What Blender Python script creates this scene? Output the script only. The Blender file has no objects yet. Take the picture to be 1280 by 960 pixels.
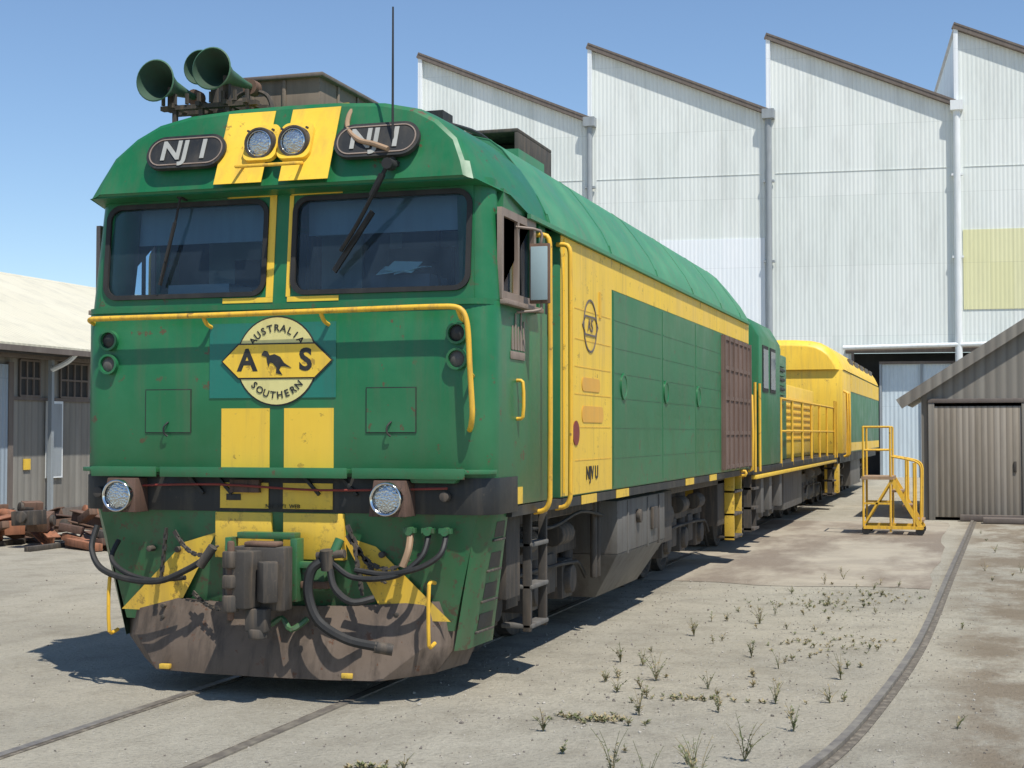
import bpy, math, random
from mathutils import Matrix, Vector, Euler
random.seed(7)
R=math.radians
scene=bpy.context.scene
# ------------------------------------------------------------------ materials
def mk(name):
    m=bpy.data.materials.new(name); m.use_nodes=True
    nt=m.node_tree; bs=nt.nodes.get('Principled BSDF'); return m,nt,bs
def N(nt,t,**k):
    n=nt.nodes.new(t)
    for a,b in k.items(): setattr(n,a,b)
    return n
def noise(nt,co,scale,detail=5,rough=.6,map_=None):
    n=N(nt,'ShaderNodeTexNoise'); n.inputs['Scale'].default_value=scale
    n.inputs['Detail'].default_value=min(detail,5); n.inputs['Roughness'].default_value=rough
    if map_:
        mp=N(nt,'ShaderNodeMapping'); mp.inputs['Scale'].default_value=map_
        nt.links.new(co,mp.inputs['Vector']); co=mp.outputs[0]
    nt.links.new(co,n.inputs['Vector']); return n.outputs['Fac']
def mr(nt,val,a,b,c=0,d=1):
    n=N(nt,'ShaderNodeMapRange'); n.clamp=True
    n.inputs[1].default_value=a;n.inputs[2].default_value=b;n.inputs[3].default_value=c;n.inputs[4].default_value=d
    nt.links.new(val,n.inputs[0]); return n.outputs[0]
def mix(nt,fac,a,b):
    n=N(nt,'ShaderNodeMix'); n.data_type='RGBA'
    for s,v in ((0,fac),(6,a),(7,b)):
        if hasattr(v,'is_linked') : nt.links.new(v,n.inputs[s])
        elif s==0: n.inputs[0].default_value=v
        else: n.inputs[s].default_value=(v[0],v[1],v[2],1)
    return n.outputs[2]
def math_(nt,op,a,b):
    n=N(nt,'ShaderNodeMath'); n.operation=op
    for i,v in enumerate((a,b)):
        if hasattr(v,'is_linked'): nt.links.new(v,n.inputs[i])
        else: n.inputs[i].default_value=v
    return n.outputs[0]
def bump(nt,bs,h,strength=.3,dist=.01):
    n=N(nt,'ShaderNodeBump'); n.inputs['Strength'].default_value=strength; n.inputs['Distance'].default_value=dist
    nt.links.new(h,n.inputs['Height']); nt.links.new(n.outputs[0],bs.inputs['Normal'])
def paint(name,col,dirt=(.11,.085,.055),amt=.4,rough=.38,fade=.25,scale=1.,metal=0,bottom=0.,spec=.5,bmp=.15,chips=0):
    m,nt,bs=mk(name)
    co=N(nt,'ShaderNodeTexCoord').outputs['Object']
    n1=noise(nt,co,1.6*scale,5,.62)
    n2=noise(nt,co,2.2*scale,5,.65,(4,4,.4))
    n3=noise(nt,co,26*scale,4,.7)
    lt=[min(1,c*1.3+.04) for c in col]
    c=mix(nt,mr(nt,n1,.42,.68,0,fade),col,lt)
    f=mr(nt,n2,.47,.72,0,amt)
    if bottom:
        z=N(nt,'ShaderNodeSeparateXYZ'); nt.links.new(co,z.inputs[0])
        fb=mr(nt,z.outputs[2],1.9,.4,0,bottom)
        fb=math_(nt,'MULTIPLY',fb,mr(nt,n2,.3,.62,.25,1.2))
        f=math_(nt,'MAXIMUM',f,fb)
    sp=mr(nt,n3,.62,.72,0,amt*.8)
    f=math_(nt,'MAXIMUM',f,sp)
    c=mix(nt,f,c,dirt)
    if chips:
        ch=math_(nt,'MULTIPLY',mr(nt,noise(nt,co,9,5,.75),.61,.64,0,1),mr(nt,n1,.44,.54,0,chips))
        c=mix(nt,ch,c,(.12,.055,.03))
        if bottom:
            c=mix(nt,math_(nt,'MULTIPLY',mr(nt,noise(nt,co,14,5,.75),.56,.62,0,1),mr(nt,z.outputs[2],1.5,.7,0,chips)),c,(.10,.06,.04))
    nt.links.new(c,bs.inputs['Base Color'])
    nt.links.new(mr(nt,n1,.3,.7,rough*.8,min(1,rough*1.5)),bs.inputs['Roughness'])
    bs.inputs['Metallic'].default_value=metal
    bs.inputs['Specular IOR Level'].default_value=spec
    if bmp: bump(nt,bs,n1,bmp,.02)
    return m
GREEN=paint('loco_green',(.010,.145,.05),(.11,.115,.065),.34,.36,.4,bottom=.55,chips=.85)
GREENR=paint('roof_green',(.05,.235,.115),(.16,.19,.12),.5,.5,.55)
YEL=paint('loco_yellow',(.87,.55,.045),(.36,.24,.08),.42,.42,.2,bottom=.45,chips=.55)
YELR=paint('rail_yellow',(.78,.45,.035),(.22,.13,.06),.55,.5,.2,scale=3,chips=.7)
BLK=paint('black_band',(.014,.015,.015),(.09,.075,.055),.5,.5,.3)
RUB=paint('rubber',(.013,.013,.013),(.07,.06,.05),.35,.6,.2)
DARK=paint('underframe',(.05,.043,.036),(.16,.12,.085),.8,.8,.5,scale=2)
GREY=paint('tank_grey',(.115,.108,.097),(.065,.05,.04),.75,.6,.5)
RUST=paint('rust',(.15,.085,.055),(.05,.035,.025),.7,.85,.5,scale=2)
RUSTD=paint('rust_dark',(.10,.055,.038),(.035,.028,.022),.8,.85,.4,scale=3)
RUSTO=paint('rust_orange',(.30,.12,.06),(.08,.05,.035),.7,.9,.5,scale=2)
PLOW=paint('plough_rust',(.125,.09,.065),(.05,.037,.028),.85,.65,.8,scale=1.4,chips=.9)
BROWNP=paint('brown_panel',(.15,.095,.072),(.07,.05,.038),.6,.7,.5)
BOXB=paint('roof_box_brown',(.20,.155,.115),(.08,.06,.045),.5,.7,.5)
TEAL=paint('logo_teal',(.01,.17,.125),(.06,.08,.06),.25,.4,.2)
LOGO=paint('logo_yellow',(.72,.64,.26),(.3,.25,.1),.25,.4,.2)
ALU=paint('alu_frame',(.25,.19,.15),(.1,.07,.05),.5,.5,.4)
WHT=paint('letter_white',(.36,.36,.33),(.2,.2,.17),.5,.5,.2)
INT=paint('cab_interior',(.08,.11,.14),(.05,.05,.05),.3,.7,.2)
BLIND=paint('cab_blind',(.30,.40,.42),(.2,.2,.2),.3,.7,.2)
PAPER=paint('paper',(.7,.95,.85),(.5,.6,.5),.2,.7,.2)
RED=paint('red',(.22,.03,.02),(.1,.03,.02),.5,.5,.2)
HOSE=paint('tan_hose',(.34,.22,.13),(.15,.1,.06),.4,.6,.3)
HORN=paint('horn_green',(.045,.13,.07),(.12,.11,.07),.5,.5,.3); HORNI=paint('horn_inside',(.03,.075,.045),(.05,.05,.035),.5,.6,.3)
CHROME,nt,bs=mk('chrome'); bs.inputs['Base Color'].default_value=(.7,.7,.68,1); bs.inputs['Metallic'].default_value=1; bs.inputs['Roughness'].default_value=.12
def glassmat(name,tint):
    m,nt,bs=mk(name); nt.nodes.remove(bs)
    out=nt.nodes['Material Output']
    t=N(nt,'ShaderNodeBsdfTransparent'); t.inputs[0].default_value=(*tint,1)
    g=N(nt,'ShaderNodeBsdfGlossy'); g.inputs['Roughness'].default_value=.04
    fr=N(nt,'ShaderNodeFresnel'); fr.inputs[0].default_value=1.6
    co=N(nt,'ShaderNodeTexCoord').outputs['Object']
    d=N(nt,'ShaderNodeBsdfDiffuse'); d.inputs[0].default_value=(.20,.30,.40,1)
    mx=N(nt,'ShaderNodeMixShader'); nt.links.new(fr.outputs[0],mx.inputs[0]); nt.links.new(t.outputs[0],mx.inputs[1]); nt.links.new(g.outputs[0],mx.inputs[2])
    m2=N(nt,'ShaderNodeMixShader'); nt.links.new(mr(nt,noise(nt,co,3,5,.6),.35,.8,.03,.12),m2.inputs[0])
    nt.links.new(mx.outputs[0],m2.inputs[1]); nt.links.new(d.outputs[0],m2.inputs[2])
    nt.links.new(m2.outputs[0],out.inputs[0]); return m
GLASS=glassmat('window_glass',(.58,.73,.86))
LENS,nt,bs=mk('lamp_lens'); bs.inputs['Base Color'].default_value=(.5,.52,.52,1); bs.inputs['Metallic'].default_value=.85; bs.inputs['Roughness'].default_value=.15
_co=N(nt,'ShaderNodeTexCoord').outputs['Object']; _w=N(nt,'ShaderNodeTexVoronoi'); _w.inputs['Scale'].default_value=70; nt.links.new(_co,_w.inputs[0]); bump(nt,bs,_w.outputs['Distance'],.7,.006)

def corrug(name,col,col2,pitch=.12,axis='X',dirt=(.2,.2,.18),amt=.3,b=.7,rough=.5,metal=0.,sheet=(.8,2.6),line=.12):
    m,nt,bs=mk(name)
    co=N(nt,'ShaderNodeTexCoord').outputs['Object']
    sx=N(nt,'ShaderNodeSeparateXYZ'); nt.links.new(co,sx.inputs[0])
    cb=N(nt,'ShaderNodeCombineXYZ'); nt.links.new(sx.outputs[0 if axis=='X' else 1],cb.inputs[0]); nt.links.new(sx.outputs[2],cb.inputs[1])
    br=N(nt,'ShaderNodeTexBrick'); br.inputs['Scale'].default_value=1; br.inputs['Brick Width'].default_value=sheet[0]; br.inputs['Row Height'].default_value=sheet[1]
    br.inputs['Mortar Size'].default_value=.006; br.inputs['Color1'].default_value=(*col,1); br.inputs['Color2'].default_value=(*col2,1)
    br.inputs['Mortar'].default_value=(*[c*.8 for c in col],1); br.offset=0
    nt.links.new(cb.outputs[0],br.inputs[0])
    w=N(nt,'ShaderNodeTexWave'); w.bands_direction='X'; w.inputs['Scale'].default_value=.314/pitch; w.inputs['Distortion'].default_value=0
    nt.links.new(cb.outputs[0],w.inputs[0])
    c=br.outputs[0]
    c=mix(nt,mr(nt,noise(nt,co,.9,5,.7,(2,2,.35)),.48,.78,0,amt),c,dirt)
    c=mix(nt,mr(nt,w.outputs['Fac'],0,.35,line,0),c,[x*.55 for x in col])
    nt.links.new(c,bs.inputs['Base Color']); bs.inputs['Roughness'].default_value=rough; bs.inputs['Metallic'].default_value=metal
    bump(nt,bs,w.outputs['Fac'],b,.02); return m
WALL=corrug('corrugated_wall',(.72,.76,.72),(.78,.81,.775),.15,b=.5,line=.18,amt=.25)
WALLW=corrug('corrugated_white',(.82,.86,.88),(.85,.88,.90),.15,amt=.1,b=.4,line=.12)
WALLY=corrug('translucent_sheet',(.72,.70,.40),(.75,.73,.44),.15,amt=.15,b=.4,line=.10)
DOORB=corrug('door_corrugated',(.54,.62,.66),(.58,.65,.69),.15)
ROOFM=corrug('shed_roof_sheet',(.5,.5,.48),(.45,.45,.44),.13,'Y')
CREAM=corrug('cream_roof',(.66,.61,.46),(.70,.65,.5),.15,'Y',amt=.3,b=.5)
ROLLER=corrug('roller_door',(.3,.36,.42),(.32,.38,.43),.12,'Y')
PLANK=corrug('weathered_planks',(.26,.24,.205),(.21,.19,.16),.19,'X',(.12,.10,.085),.6,.6,rough=.9,sheet=(.19,9),line=.5)
PLANKD=corrug('door_planks',(.27,.23,.18),(.32,.28,.23),.11,'X',(.13,.11,.08),.6,.5,rough=.9,sheet=(.11,9),line=.5)
PLANKY=corrug('wall_planks',(.27,.255,.225),(.22,.21,.185),.2,'Y',(.12,.10,.085),.6,.5,rough=.9,sheet=(.2,9),line=.4)
TRIM=paint('brown_trim',(.13,.105,.09),(.22,.19,.16),.5,.8,.4)
PIPE=paint('grey_pipe',(.28,.31,.33),(.15,.15,.14),.4,.6,.3)
PIPEW=paint('white_pipe',(.75,.78,.78),(.4,.4,.38),.3,.6,.2)
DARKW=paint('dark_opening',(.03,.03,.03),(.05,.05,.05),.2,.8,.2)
# ------------------------------------------------------------------ builder
def rrect(x0,x1,y0,y1,r,n=5):
    o=[]
    for cx,cy,a0 in ((x1-r,y1-r,0),(x0+r,y1-r,90),(x0+r,y0+r,180),(x1-r,y0+r,270)):
        for i in range(n+1):
            a=R(a0+90*i/n); o.append((cx+r*math.cos(a),cy+r*math.sin(a)))
    return o
def circ(cx,cy,r,n=32): return [(cx+r*math.cos(2*math.pi*i/n),cy+r*math.sin(2*math.pi*i/n)) for i in range(n)]
def flat(outer,holes=(),th=.01):
    cu=bpy.data.curves.new('t','CURVE'); cu.dimensions='2D'; cu.fill_mode='BOTH'; cu.extrude=th/2
    for pl in [outer]+list(holes):
        s=cu.splines.new('POLY'); s.points.add(len(pl)-1)
        for p,q in zip(s.points,pl): p.co=(q[0],q[1],0,1)
        s.use_cyclic_u=True
    ob=bpy.data.objects.new('t',cu); me=bpy.data.meshes.new_from_object(ob)
    bpy.data.objects.remove(ob); return me
def textmesh(s,size,ext=.002,off=0):
    cu=bpy.data.curves.new('t','FONT'); cu.body=s; cu.size=size; cu.extrude=ext; cu.align_x='CENTER'; cu.align_y='CENTER'; cu.offset=off; cu.resolution_u=4
    ob=bpy.data.objects.new('t',cu); me=bpy.data.meshes.new_from_object(ob)
    bpy.data.objects.remove(ob); return me
def FR(x,y,z,tilt=0,roll=0): return Matrix.Translation((x,y,z))@Matrix.Rotation(R(90-tilt),4,'X')@Matrix.Rotation(R(roll),4,'Z')
def SD(x,y,z): return Matrix.Translation((x,y,z))@Euler((R(90),0,R(90))).to_matrix().to_4x4()
def cat(pts,sub):
    P=[Vector(p) for p in pts]
    if sub<2 or len(P)<3: return P
    out=[]
    for i in range(len(P)-1):
        a=P[max(i-1,0)];b=P[i];c=P[i+1];d=P[min(i+2,len(P)-1)]
        L_=(c-b).length
        m0=(c-a)*.5; m1=(d-b)*.5
        if m0.length>L_: m0=m0.normalized()*L_
        if m1.length>L_: m1=m1.normalized()*L_
        for k in range(sub):
            t=k/sub; t2=t*t;t3=t2*t
            out.append(b*(2*t3-3*t2+1)+m0*(t3-2*t2+t)+c*(-2*t3+3*t2)+m1*(t3-t2))
    out.append(P[-1]); return out
class B:
    def __init__(s): s.v=[];s.f=[];s.m=[];s.mats=[]
    def mi(s,m):
        if m not in s.mats: s.mats.append(m)
        return s.mats.index(m)
    def add(s,v,f,mat):
        o=len(s.v); s.v+= [tuple(p) for p in v]; k=s.mi(mat)
        for q in f: s.f.append([i+o for i in q]); s.m.append(k)
    def hexa(s,p,mat): s.add(p,[(0,3,2,1),(4,5,6,7),(0,1,5,4),(1,2,6,5),(2,3,7,6),(3,0,4,7)],mat)
    def box(s,x0,x1,y0,y1,z0,z1,mat,M=None):
        p=[Vector(q) for q in ((x0,y0,z0),(x1,y0,z0),(x1,y1,z0),(x0,y1,z0),(x0,y0,z1),(x1,y0,z1),(x1,y1,z1),(x0,y1,z1))]
        if M: p=[M@q for q in p]
        s.hexa(p,mat)
    def vprism(s,o,z0,z1,mat):
        n=len(o); s.add([(x,y,z0) for x,y in o]+[(x,y,z1) for x,y in o],[tuple(range(n))[::-1],tuple(range(n,2*n))]+[(i,(i+1)%n,(i+1)%n+n,i+n) for i in range(n)],mat)
    def beam(s,a,b,w,h,mat):
        a=Vector(a);b=Vector(b);d=(b-a).normalized()
        up=Vector((0,0,1)) if abs(d.z)<.95 else Vector((0,1,0))
        x=d.cross(up).normalized(); u=x.cross(d)
        p=[]
        for c in (a,b):
            for i,j in ((-1,-1),(1,-1),(1,1),(-1,1)): p.append(c+x*i*w/2+u*j*h/2)
        s.hexa(p,mat)
    def cyl(s,a,b,r,mat,seg=16,r2=None): s.tube([a,b],r,mat,seg,1,r2)
    def tube(s,pts,r,mat,seg=8,sub=6,r2=None):
        P=cat(pts,sub); n=len(P); v=[];f=[]
        d=(P[1]-P[0]).normalized(); up=Vector((0,0,1)) if abs(d.z)<.9 else Vector((0,1,0))
        x=d.cross(up).normalized()
        for i,p in enumerate(P):
            d=(P[min(i+1,n-1)]-P[max(i-1,0)]).normalized()
            x=(x-d*x.dot(d)).normalized(); y=d.cross(x)
            rr=r if r2 is None else r+(r2-r)*i/(n-1)
            for k in range(seg):
                a=2*math.pi*k/seg; v.append(p+x*math.cos(a)*rr+y*math.sin(a)*rr)
        for i in range(n-1):
            for k in range(seg):
                k2=(k+1)%seg; f.append((i*seg+k,i*seg+k2,(i+1)*seg+k2,(i+1)*seg+k))
        f.append(tuple(range(seg))[::-1]); f.append(tuple((n-1)*seg+k for k in range(seg)))
        s.add(v,f,mat)
    def lathe(s,o,ax,prof,mat,seg=28):
        o=Vector(o);d=Vector(ax).normalized(); up=Vector((0,0,1)) if abs(d.z)<.9 else Vector((0,1,0))
        x=d.cross(up).normalized(); y=d.cross(x); v=[];f=[]
        for t,r in prof:
            for k in range(seg):
                a=2*math.pi*k/seg; v.append(o+d*t+x*math.cos(a)*r+y*math.sin(a)*r)
        for i in range(len(prof)-1):
            for k in range(seg):
                k2=(k+1)%seg; f.append((i*seg+k,i*seg+k2,(i+1)*seg+k2,(i+1)*seg+k))
        s.add(v,f,mat)
    def mesh(s,me,M,mat):
        s.add([M@v.co for v in me.vertices],[tuple(p.vertices) for p in me.polygons],mat); bpy.data.meshes.remove(me)
    def plate(s,outer,holes,th,M,mat): s.mesh(flat(outer,holes,th),M,mat)
    def text(s,t,size,M,mat,off=0): s.mesh(textmesh(t,size,.0015,off),M,mat)
    def build(s,name,parent=None,bevel=0,split=38,seg=2):
        me=bpy.data.meshes.new(name); me.from_pydata(s.v,[],s.f)
        for m in s.mats: me.materials.append(m)
        me.polygons.foreach_set('material_index',s.m); me.polygons.foreach_set('use_smooth',[True]*len(s.f)); me.update()
        ob=bpy.data.objects.new(name,me); scene.collection.objects.link(ob)
        if parent:
            ob.parent=parent; ob.matrix_parent_inverse=Matrix.Translation(-parent.location)
        if bevel:
            b=ob.modifiers.new('b','BEVEL'); b.width=bevel; b.segments=seg; b.limit_method='ANGLE'; b.angle_limit=R(40)
        e=ob.modifiers.new('e','EDGE_SPLIT'); e.split_angle=R(split)
        return ob
def empty(name,loc):
    e=bpy.data.objects.new(name,None); e.location=loc; scene.collection.objects.link(e); return e
# ------------------------------------------------------------------ LEAD LOCOMOTIVE
L=empty('diesel_locomotive',(0,5,0))
W=1.41
def lowout(w=W,r=.15,yb=1.2,y0=0):
    o=rrect(-w,w,y0,4,r,8)
    low=sorted([p for p in o if p[0]<0 and p[1]<yb],key=lambda p:(-p[1],p[0]))+sorted([p for p in o if p[0]>0 and p[1]<yb],key=lambda p:(p[1],p[0]))
    return [(-w,yb)]+low+[(w,yb)]
b=B(); b.vprism(lowout(),1.17,2.42,GREEN); b.build('cab_lower_shell',L,.006)
b=B(); 
b.vprism(lowout(1.405,.15,.3,-.012),2.395,2.43,GREEN)
TW=5.0
M=FR(0,.045,2.42,TW)
WN={1:(.085,1.245),-1:(-1.255,-.115)}
wo=[rrect(*WN[1],.075,.675,.085,6),rrect(*WN[-1],.075,.675,.085,6)]
b.plate([(-1.295,0),(1.285,0),(1.26,.76),(-1.27,.76)],wo,.03,M,GREEN)
for s in (-1,1):
    b.tube([(s*1.28,.165,2.415),(s*1.235,.23,3.17)],.125,GREEN,28,1)
    b.plate([(.17,2.42),(1.2,2.42),(1.2,3.06),(.5,3.1),(.28,3.13)],[rrect(.17+.03,.88,2.46,2.98,.02,2)],.04,SD(s*1.375,0,0),GREEN)
b.box(-1.36,1.36,1.14,1.17,2.4,3.1,INT)
b.build('cab_window_panel',L)
b=B()
Mp=M@Matrix.Translation((0,0,.0185))
def rc(u0,u1,v0,v1): b.plate([(u0,v0),(u1,v0),(u1,v1),(u0,v1)],[],.004,Mp,YEL)
for s in (-1,1):
    if s>0: rc(.05,.40,.02,.052); rc(.05,.40,.70,.758); rc(.04,.068,.053,.699)
    else: rc(-.40,-.05,.02,.052); rc(-.40,-.05,.70,.758); rc(-.098,-.05,.053,.699)
b.build('window_panel_stripes',L)
b=B()
for s in (-1,1):
    x0,x1=WN[s]
    b.plate(rrect(x0-.016,x1+.016,.06,.69,.1,6),[rrect(x0+.016,x1-.016,.09,.66,.075,6)],.02,M@Matrix.Translation((0,0,.022)),RUB)
b.build('windscreen_gaskets',L,.004)
b=B()
for s in (-1,1): b.plate(rrect(*WN[s],.075,.675,.08,6),[],0,M@Matrix.Translation((0,0,.004)),GLASS)
for s in (-1,1): b.plate(rrect(.20,.88,2.46,2.98,.02,2),[],0,SD(s*1.37,0,0),GLASS)
b.build('cab_glass',L)
b=B()
b.box(-1.22,1.22,.25,.6,2.425,2.5,INT); b.box(.5,.9,.3,.62,2.5,2.62,INT); b.box(-.95,-.5,.3,.62,2.5,2.6,BLIND)
b.box(.1,1.22,.24,.245,2.88,3.12,BLIND); b.box(-1.22,-.1,.24,.245,2.86,3.12,BLIND)
b.box(-.75,-.35,.85,.93,2.42,2.82,RUB); b.box(.4,.85,.85,.93,2.42,2.86,RUB); b.box(.5,.75,.84,.92,2.86,2.98,RUB)
b.box(-.25,.1,1.1,1.13,2.45,3.1,BLIND); b.box(.3,1.1,1.12,1.135,2.55,3.0,BLIND); b.box(-1.1,-.5,1.12,1.135,2.6,3.0,BLIND)
b.box(.05,.07,.3,.5,2.5,2.9,DARK); b.cyl((.9,.5,2.5),(.9,.42,2.7),.015,RUB,8)
for k,(x,z,r_) in enumerate(((.58,2.61,.05),(.64,2.64,-.06),(.70,2.61,.1))):
    b.hexa([(x,.20,z),(x+.18,.20,z+r_*.4),(x+.22,.28,z+.05),(x+.03,.28,z+.06),(x,.20,z+.004),(x+.18,.20,z+.004+r_*.4),(x+.22,.28,z+.054),(x+.03,.28,z+.064)],PAPER)
b.build('cab_interior',L)
# roof
P=[(1.42,3.03),(1.385,3.13),(1.32,3.26),(1.22,3.41),(1.08,3.54),(.92,3.63),(.70,3.68),(.35,3.705)]
OUT=P+[(0,3.71)]+[(-x,z) for x,z in reversed(P)]
PH=[(1.425,3.02),(1.40,3.10),(1.34,3.22),(1.20,3.42),(1.09,3.56),(1.0,3.63),(.86,3.665),(.4,3.70)]
OUTH=PH+[(0,3.71)]+[(-x,z) for x,z in reversed(PH)]
def Ff(z): return -.12+(z-3.165)*.42
b=B(); n=len(OUT); rings=[]
def cl(z,m): return max(z,m)
def sx_(x,z,k,q=.07):
    return x*(k if z>3.40 else k-q*(3.40-z)/.37)
rings.append([(sx_(x,z,.950),Ff(cl(3.04+(z-3.03)*.93,3.165))+.07*(abs(x)/1.42)**6,cl(3.04+(z-3.03)*.93,3.165)) for x,z in OUT])
rings.append([(sx_(x,z,.966,.062),Ff(cl(3.035+(z-3.03)*.975,3.15))+.012+.07*(abs(x)/1.42)**6,cl(3.035+(z-3.03)*.975,3.15)) for x,z in OUT])
rings.append([(sx_(x,z,.978,.045),Ff(cl(z,3.14))+.08,cl(z-.003,3.14)) for x,z in OUT])
rings.append([(x*.995,.36,cl(z,3.10)) for x,z in OUT])
rings+= [[(x,y,z) for x,z in OUT] for y in (.75,1.2)]
v=[p for r in rings for p in r]; fs=[]
for i in range(len(rings)-1):
    for k in range(n-1): fs.append((i*n+k,i*n+k+1,(i+1)*n+k+1,(i+1)*n+k))
    fs.append((i*n+n-1,i*n,(i+1)*n,(i+1)*n+n-1))
fs.append(tuple(range(n))[::-1]); fs.append(tuple((len(rings)-1)*n+k for k in range(n)))
b.add(v,fs,GREEN); b.build('cab_roof',L,0,22)
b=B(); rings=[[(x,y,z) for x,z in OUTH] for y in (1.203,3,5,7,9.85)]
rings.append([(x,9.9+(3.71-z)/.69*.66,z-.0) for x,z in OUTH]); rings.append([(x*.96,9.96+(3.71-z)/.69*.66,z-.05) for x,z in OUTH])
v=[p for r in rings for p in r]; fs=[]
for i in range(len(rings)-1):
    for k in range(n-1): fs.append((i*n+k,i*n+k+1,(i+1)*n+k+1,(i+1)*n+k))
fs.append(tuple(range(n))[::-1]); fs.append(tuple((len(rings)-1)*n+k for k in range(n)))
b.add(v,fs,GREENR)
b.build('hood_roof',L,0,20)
b=B()
for y in [1.21,3.0,4.8,6.6,8.4,9.84]:
    pts=[(x*1.001,y,z+.001) for x,z in OUTH]
    for i in range(len(pts)-1): b.beam(pts[i],pts[i+1],.02,.005,GREENR)
for s in (-1,1): b.box(s*1.432-.012,s*1.432+.012,.7,10.5,3.0,3.03,GREENR)
b.box(.55,.75,.95,1.15,3.70,3.80,BLK); b.box(.3,.9,2.2,2.9,3.69,3.76,GREENR); b.box(-.5,.5,4.6,6.4,3.7,3.78,GREENR)
b.tube([(.75,1.0,3.72),(.82,1.5,3.74),(.78,2.2,3.72),(.7,2.9,3.74)],.015,BLK,6,4)
b.build('roof_seams',L)
TF=math.degrees(math.atan(.42))
def FH(x,z,w=0): return FR(x,Ff(z),z,TF)@Matrix.Translation((0,0,w))
b=B()
for s in (-1,1):
    xs=sorted((s*.06,s*.39))
    b.plate([(xs[0],-.265),(xs[1],-.265),(xs[1],.262),(xs[0],.262)],[],.004,FH(0,3.42,.004),YEL)
    b.box(xs[0],xs[1],.2,.75,3.702,3.712,YEL)
b.build('forehead_stripes',L)
b=B()
for s in (-1,1):
    a=sorted((s*.375+.025,s*.935+.025)); zc=3.405
    b.plate(rrect(a[0],a[1],-.12,.12,.117,8),[],.03,FH(0,zc,.012),BLK)
    b.plate(rrect(a[0]+.02,a[1]-.02,-.10,.10,.097,8),[rrect(a[0]+.028,a[1]-.028,-.092,.092,.089,8)],.012,FH(0,zc,.026),ALU)
    b.text('NJ 1',.195,FH((a[0]+a[1])/2,zc,.033),WHT,.005)
b.build('number_boards',L)
b=B()
for s in (-1,1):
    c=s*.116+.018; Mh=FH(c,3.43)
    b.plate(rrect(-.112,.112,-.13,.13,.05,5),[],.03,FH(c,3.43,.018),YEL)
    o_=Vector((c,Mh.translation.y,3.43))
    b.lathe(o_,(0,-1,0),[(-.02,.102),(.06,.102),(.075,.098),(.075,.086),(.06,.082)],DARK)
    b.lathe(o_,(0,-1,0),[(.05,.084),(.072,.084),(.076,.078),(.068,.074)],CHROME)
    b.lathe(o_,(0,-1,0),[(.062,.076),(.074,.05),(.08,0.0)],LENS)
    for k in range(4):
        a=R(45+90*k); b.cyl(o_+Vector((.12*math.cos(a),-.03,.12*math.sin(a))),o_+Vector((.12*math.cos(a),-.05,.12*math.sin(a))),.008,DARK,8)
b.tube([(-.2,-.08,3.29),(-.2,-.18,3.27),(.2,-.18,3.27),(.2,-.08,3.29)],.011,YELR,8,3)
b.build('twin_headlights',L)
b=B()
b.box(-.98,-.18,1.0,1.95,3.68,4.12,BOXB); b.box(-1.02,-.14,.96,1.99,4.10,4.13,TRIM); b.box(-1.02,.10,.75,2.2,3.62,3.84,GREEN); b.box(-.9,.35,.6,.9,3.66,3.76,GREEN)
for y in (1.3,1.65): b.box(-.18,-.165,y-.015,y+.015,3.7,4.10,BOXB)
for x in (-.7,-.45): b.box(x-.015,x+.015,.985,1.0,3.84,4.10,BOXB)
b.build('roof_equipment_box',L,.008)
b=B()
for (x0,x1,y0,y1) in ((-.1,-.07,3,4.0),(.62,.65,3,4.0),(-.07,.62,3.97,4.0)): b.box(x0,x1,y0,y1,3.66,4.06,DARK)
b.box(-.1,.65,3,4,4.06,4.09,DARK); b.box(-.07,.62,3.45,3.48,3.7,4.05,BLK)
b.cyl((.45,2.2,3.68),(.45,2.2,3.78),.1,DARK)
b.build('exhaust_duct',L,.006)
b=B()
for (x,y,z,l,r) in ((-1.04,.26,3.97,.52,.135),(-.90,.6,4.13,.44,.115),(-.62,.26,4.02,.55,.135)):
    prof=[(0,r*1.0),(.005,r*1.06),(.014,r*1.0),(.05,r*.88),(.12,r*.66),(.22,r*.42),(l*.8,r*.22),(l,r*.17)]
    b.lathe((x,y,z),(0,1,.0),prof,HORN,30)
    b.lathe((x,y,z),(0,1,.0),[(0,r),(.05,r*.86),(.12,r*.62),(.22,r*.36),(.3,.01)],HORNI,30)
    b.lathe((x,y+l-.01,z),(0,1,0),[(0,0),(0,.055),(.08,.055),(.09,.04),(.09,0)],RUST,16)
    b.box(x-.02,x+.02,y+.2,y+.24,3.80,z,DARK)
for y in (.46,.62,.85): b.beam((-1.10,y,3.82),(-.38,y,3.82),.05,.03,DARK)
for x in (-1.0,-.8,-.6,-.45):
    b.beam((x,.46,3.55),(x,.46,3.82),.03,.03,DARK); b.beam((x,.85,3.6),(x,.85,3.82),.03,.03,DARK); b.beam((x,.4,3.83),(x,.9,3.83),.03,.03,DARK)
b.tube([(-1.04,.82,3.97),(-.9,.9,3.90),(-.68,.86,4.0),(-.5,.85,3.95),(-.42,.8,3.7)],.016,DARK,6)
for i in range(8): b.cyl((-1.08+i*.09,.44,3.84),(-1.08+i*.09,.44,3.91),.015,DARK,6)
b.build('air_horns',L)
b=B(); ax=.79
b.cyl((ax,-.05,3.30),(ax,-.05,4.22),.009,BLK,8,.006); b.cyl((ax,-.05,3.25),(ax,-.05,3.36),.022,BLK,10); b.box(ax-.04,ax+.04,-.09,.08,3.24,3.27,BLK)
b.build('whip_antenna',L)
b=B()
b.tube([(.52,.22,3.68),(.46,.10,3.64),(.46,.02,3.52),(.56,-.05,3.42),(.68,-.08,3.38),(.78,-.1,3.34)],.016,HOSE,8)
b.build('forehead_hose',L)
b=B()
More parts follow.
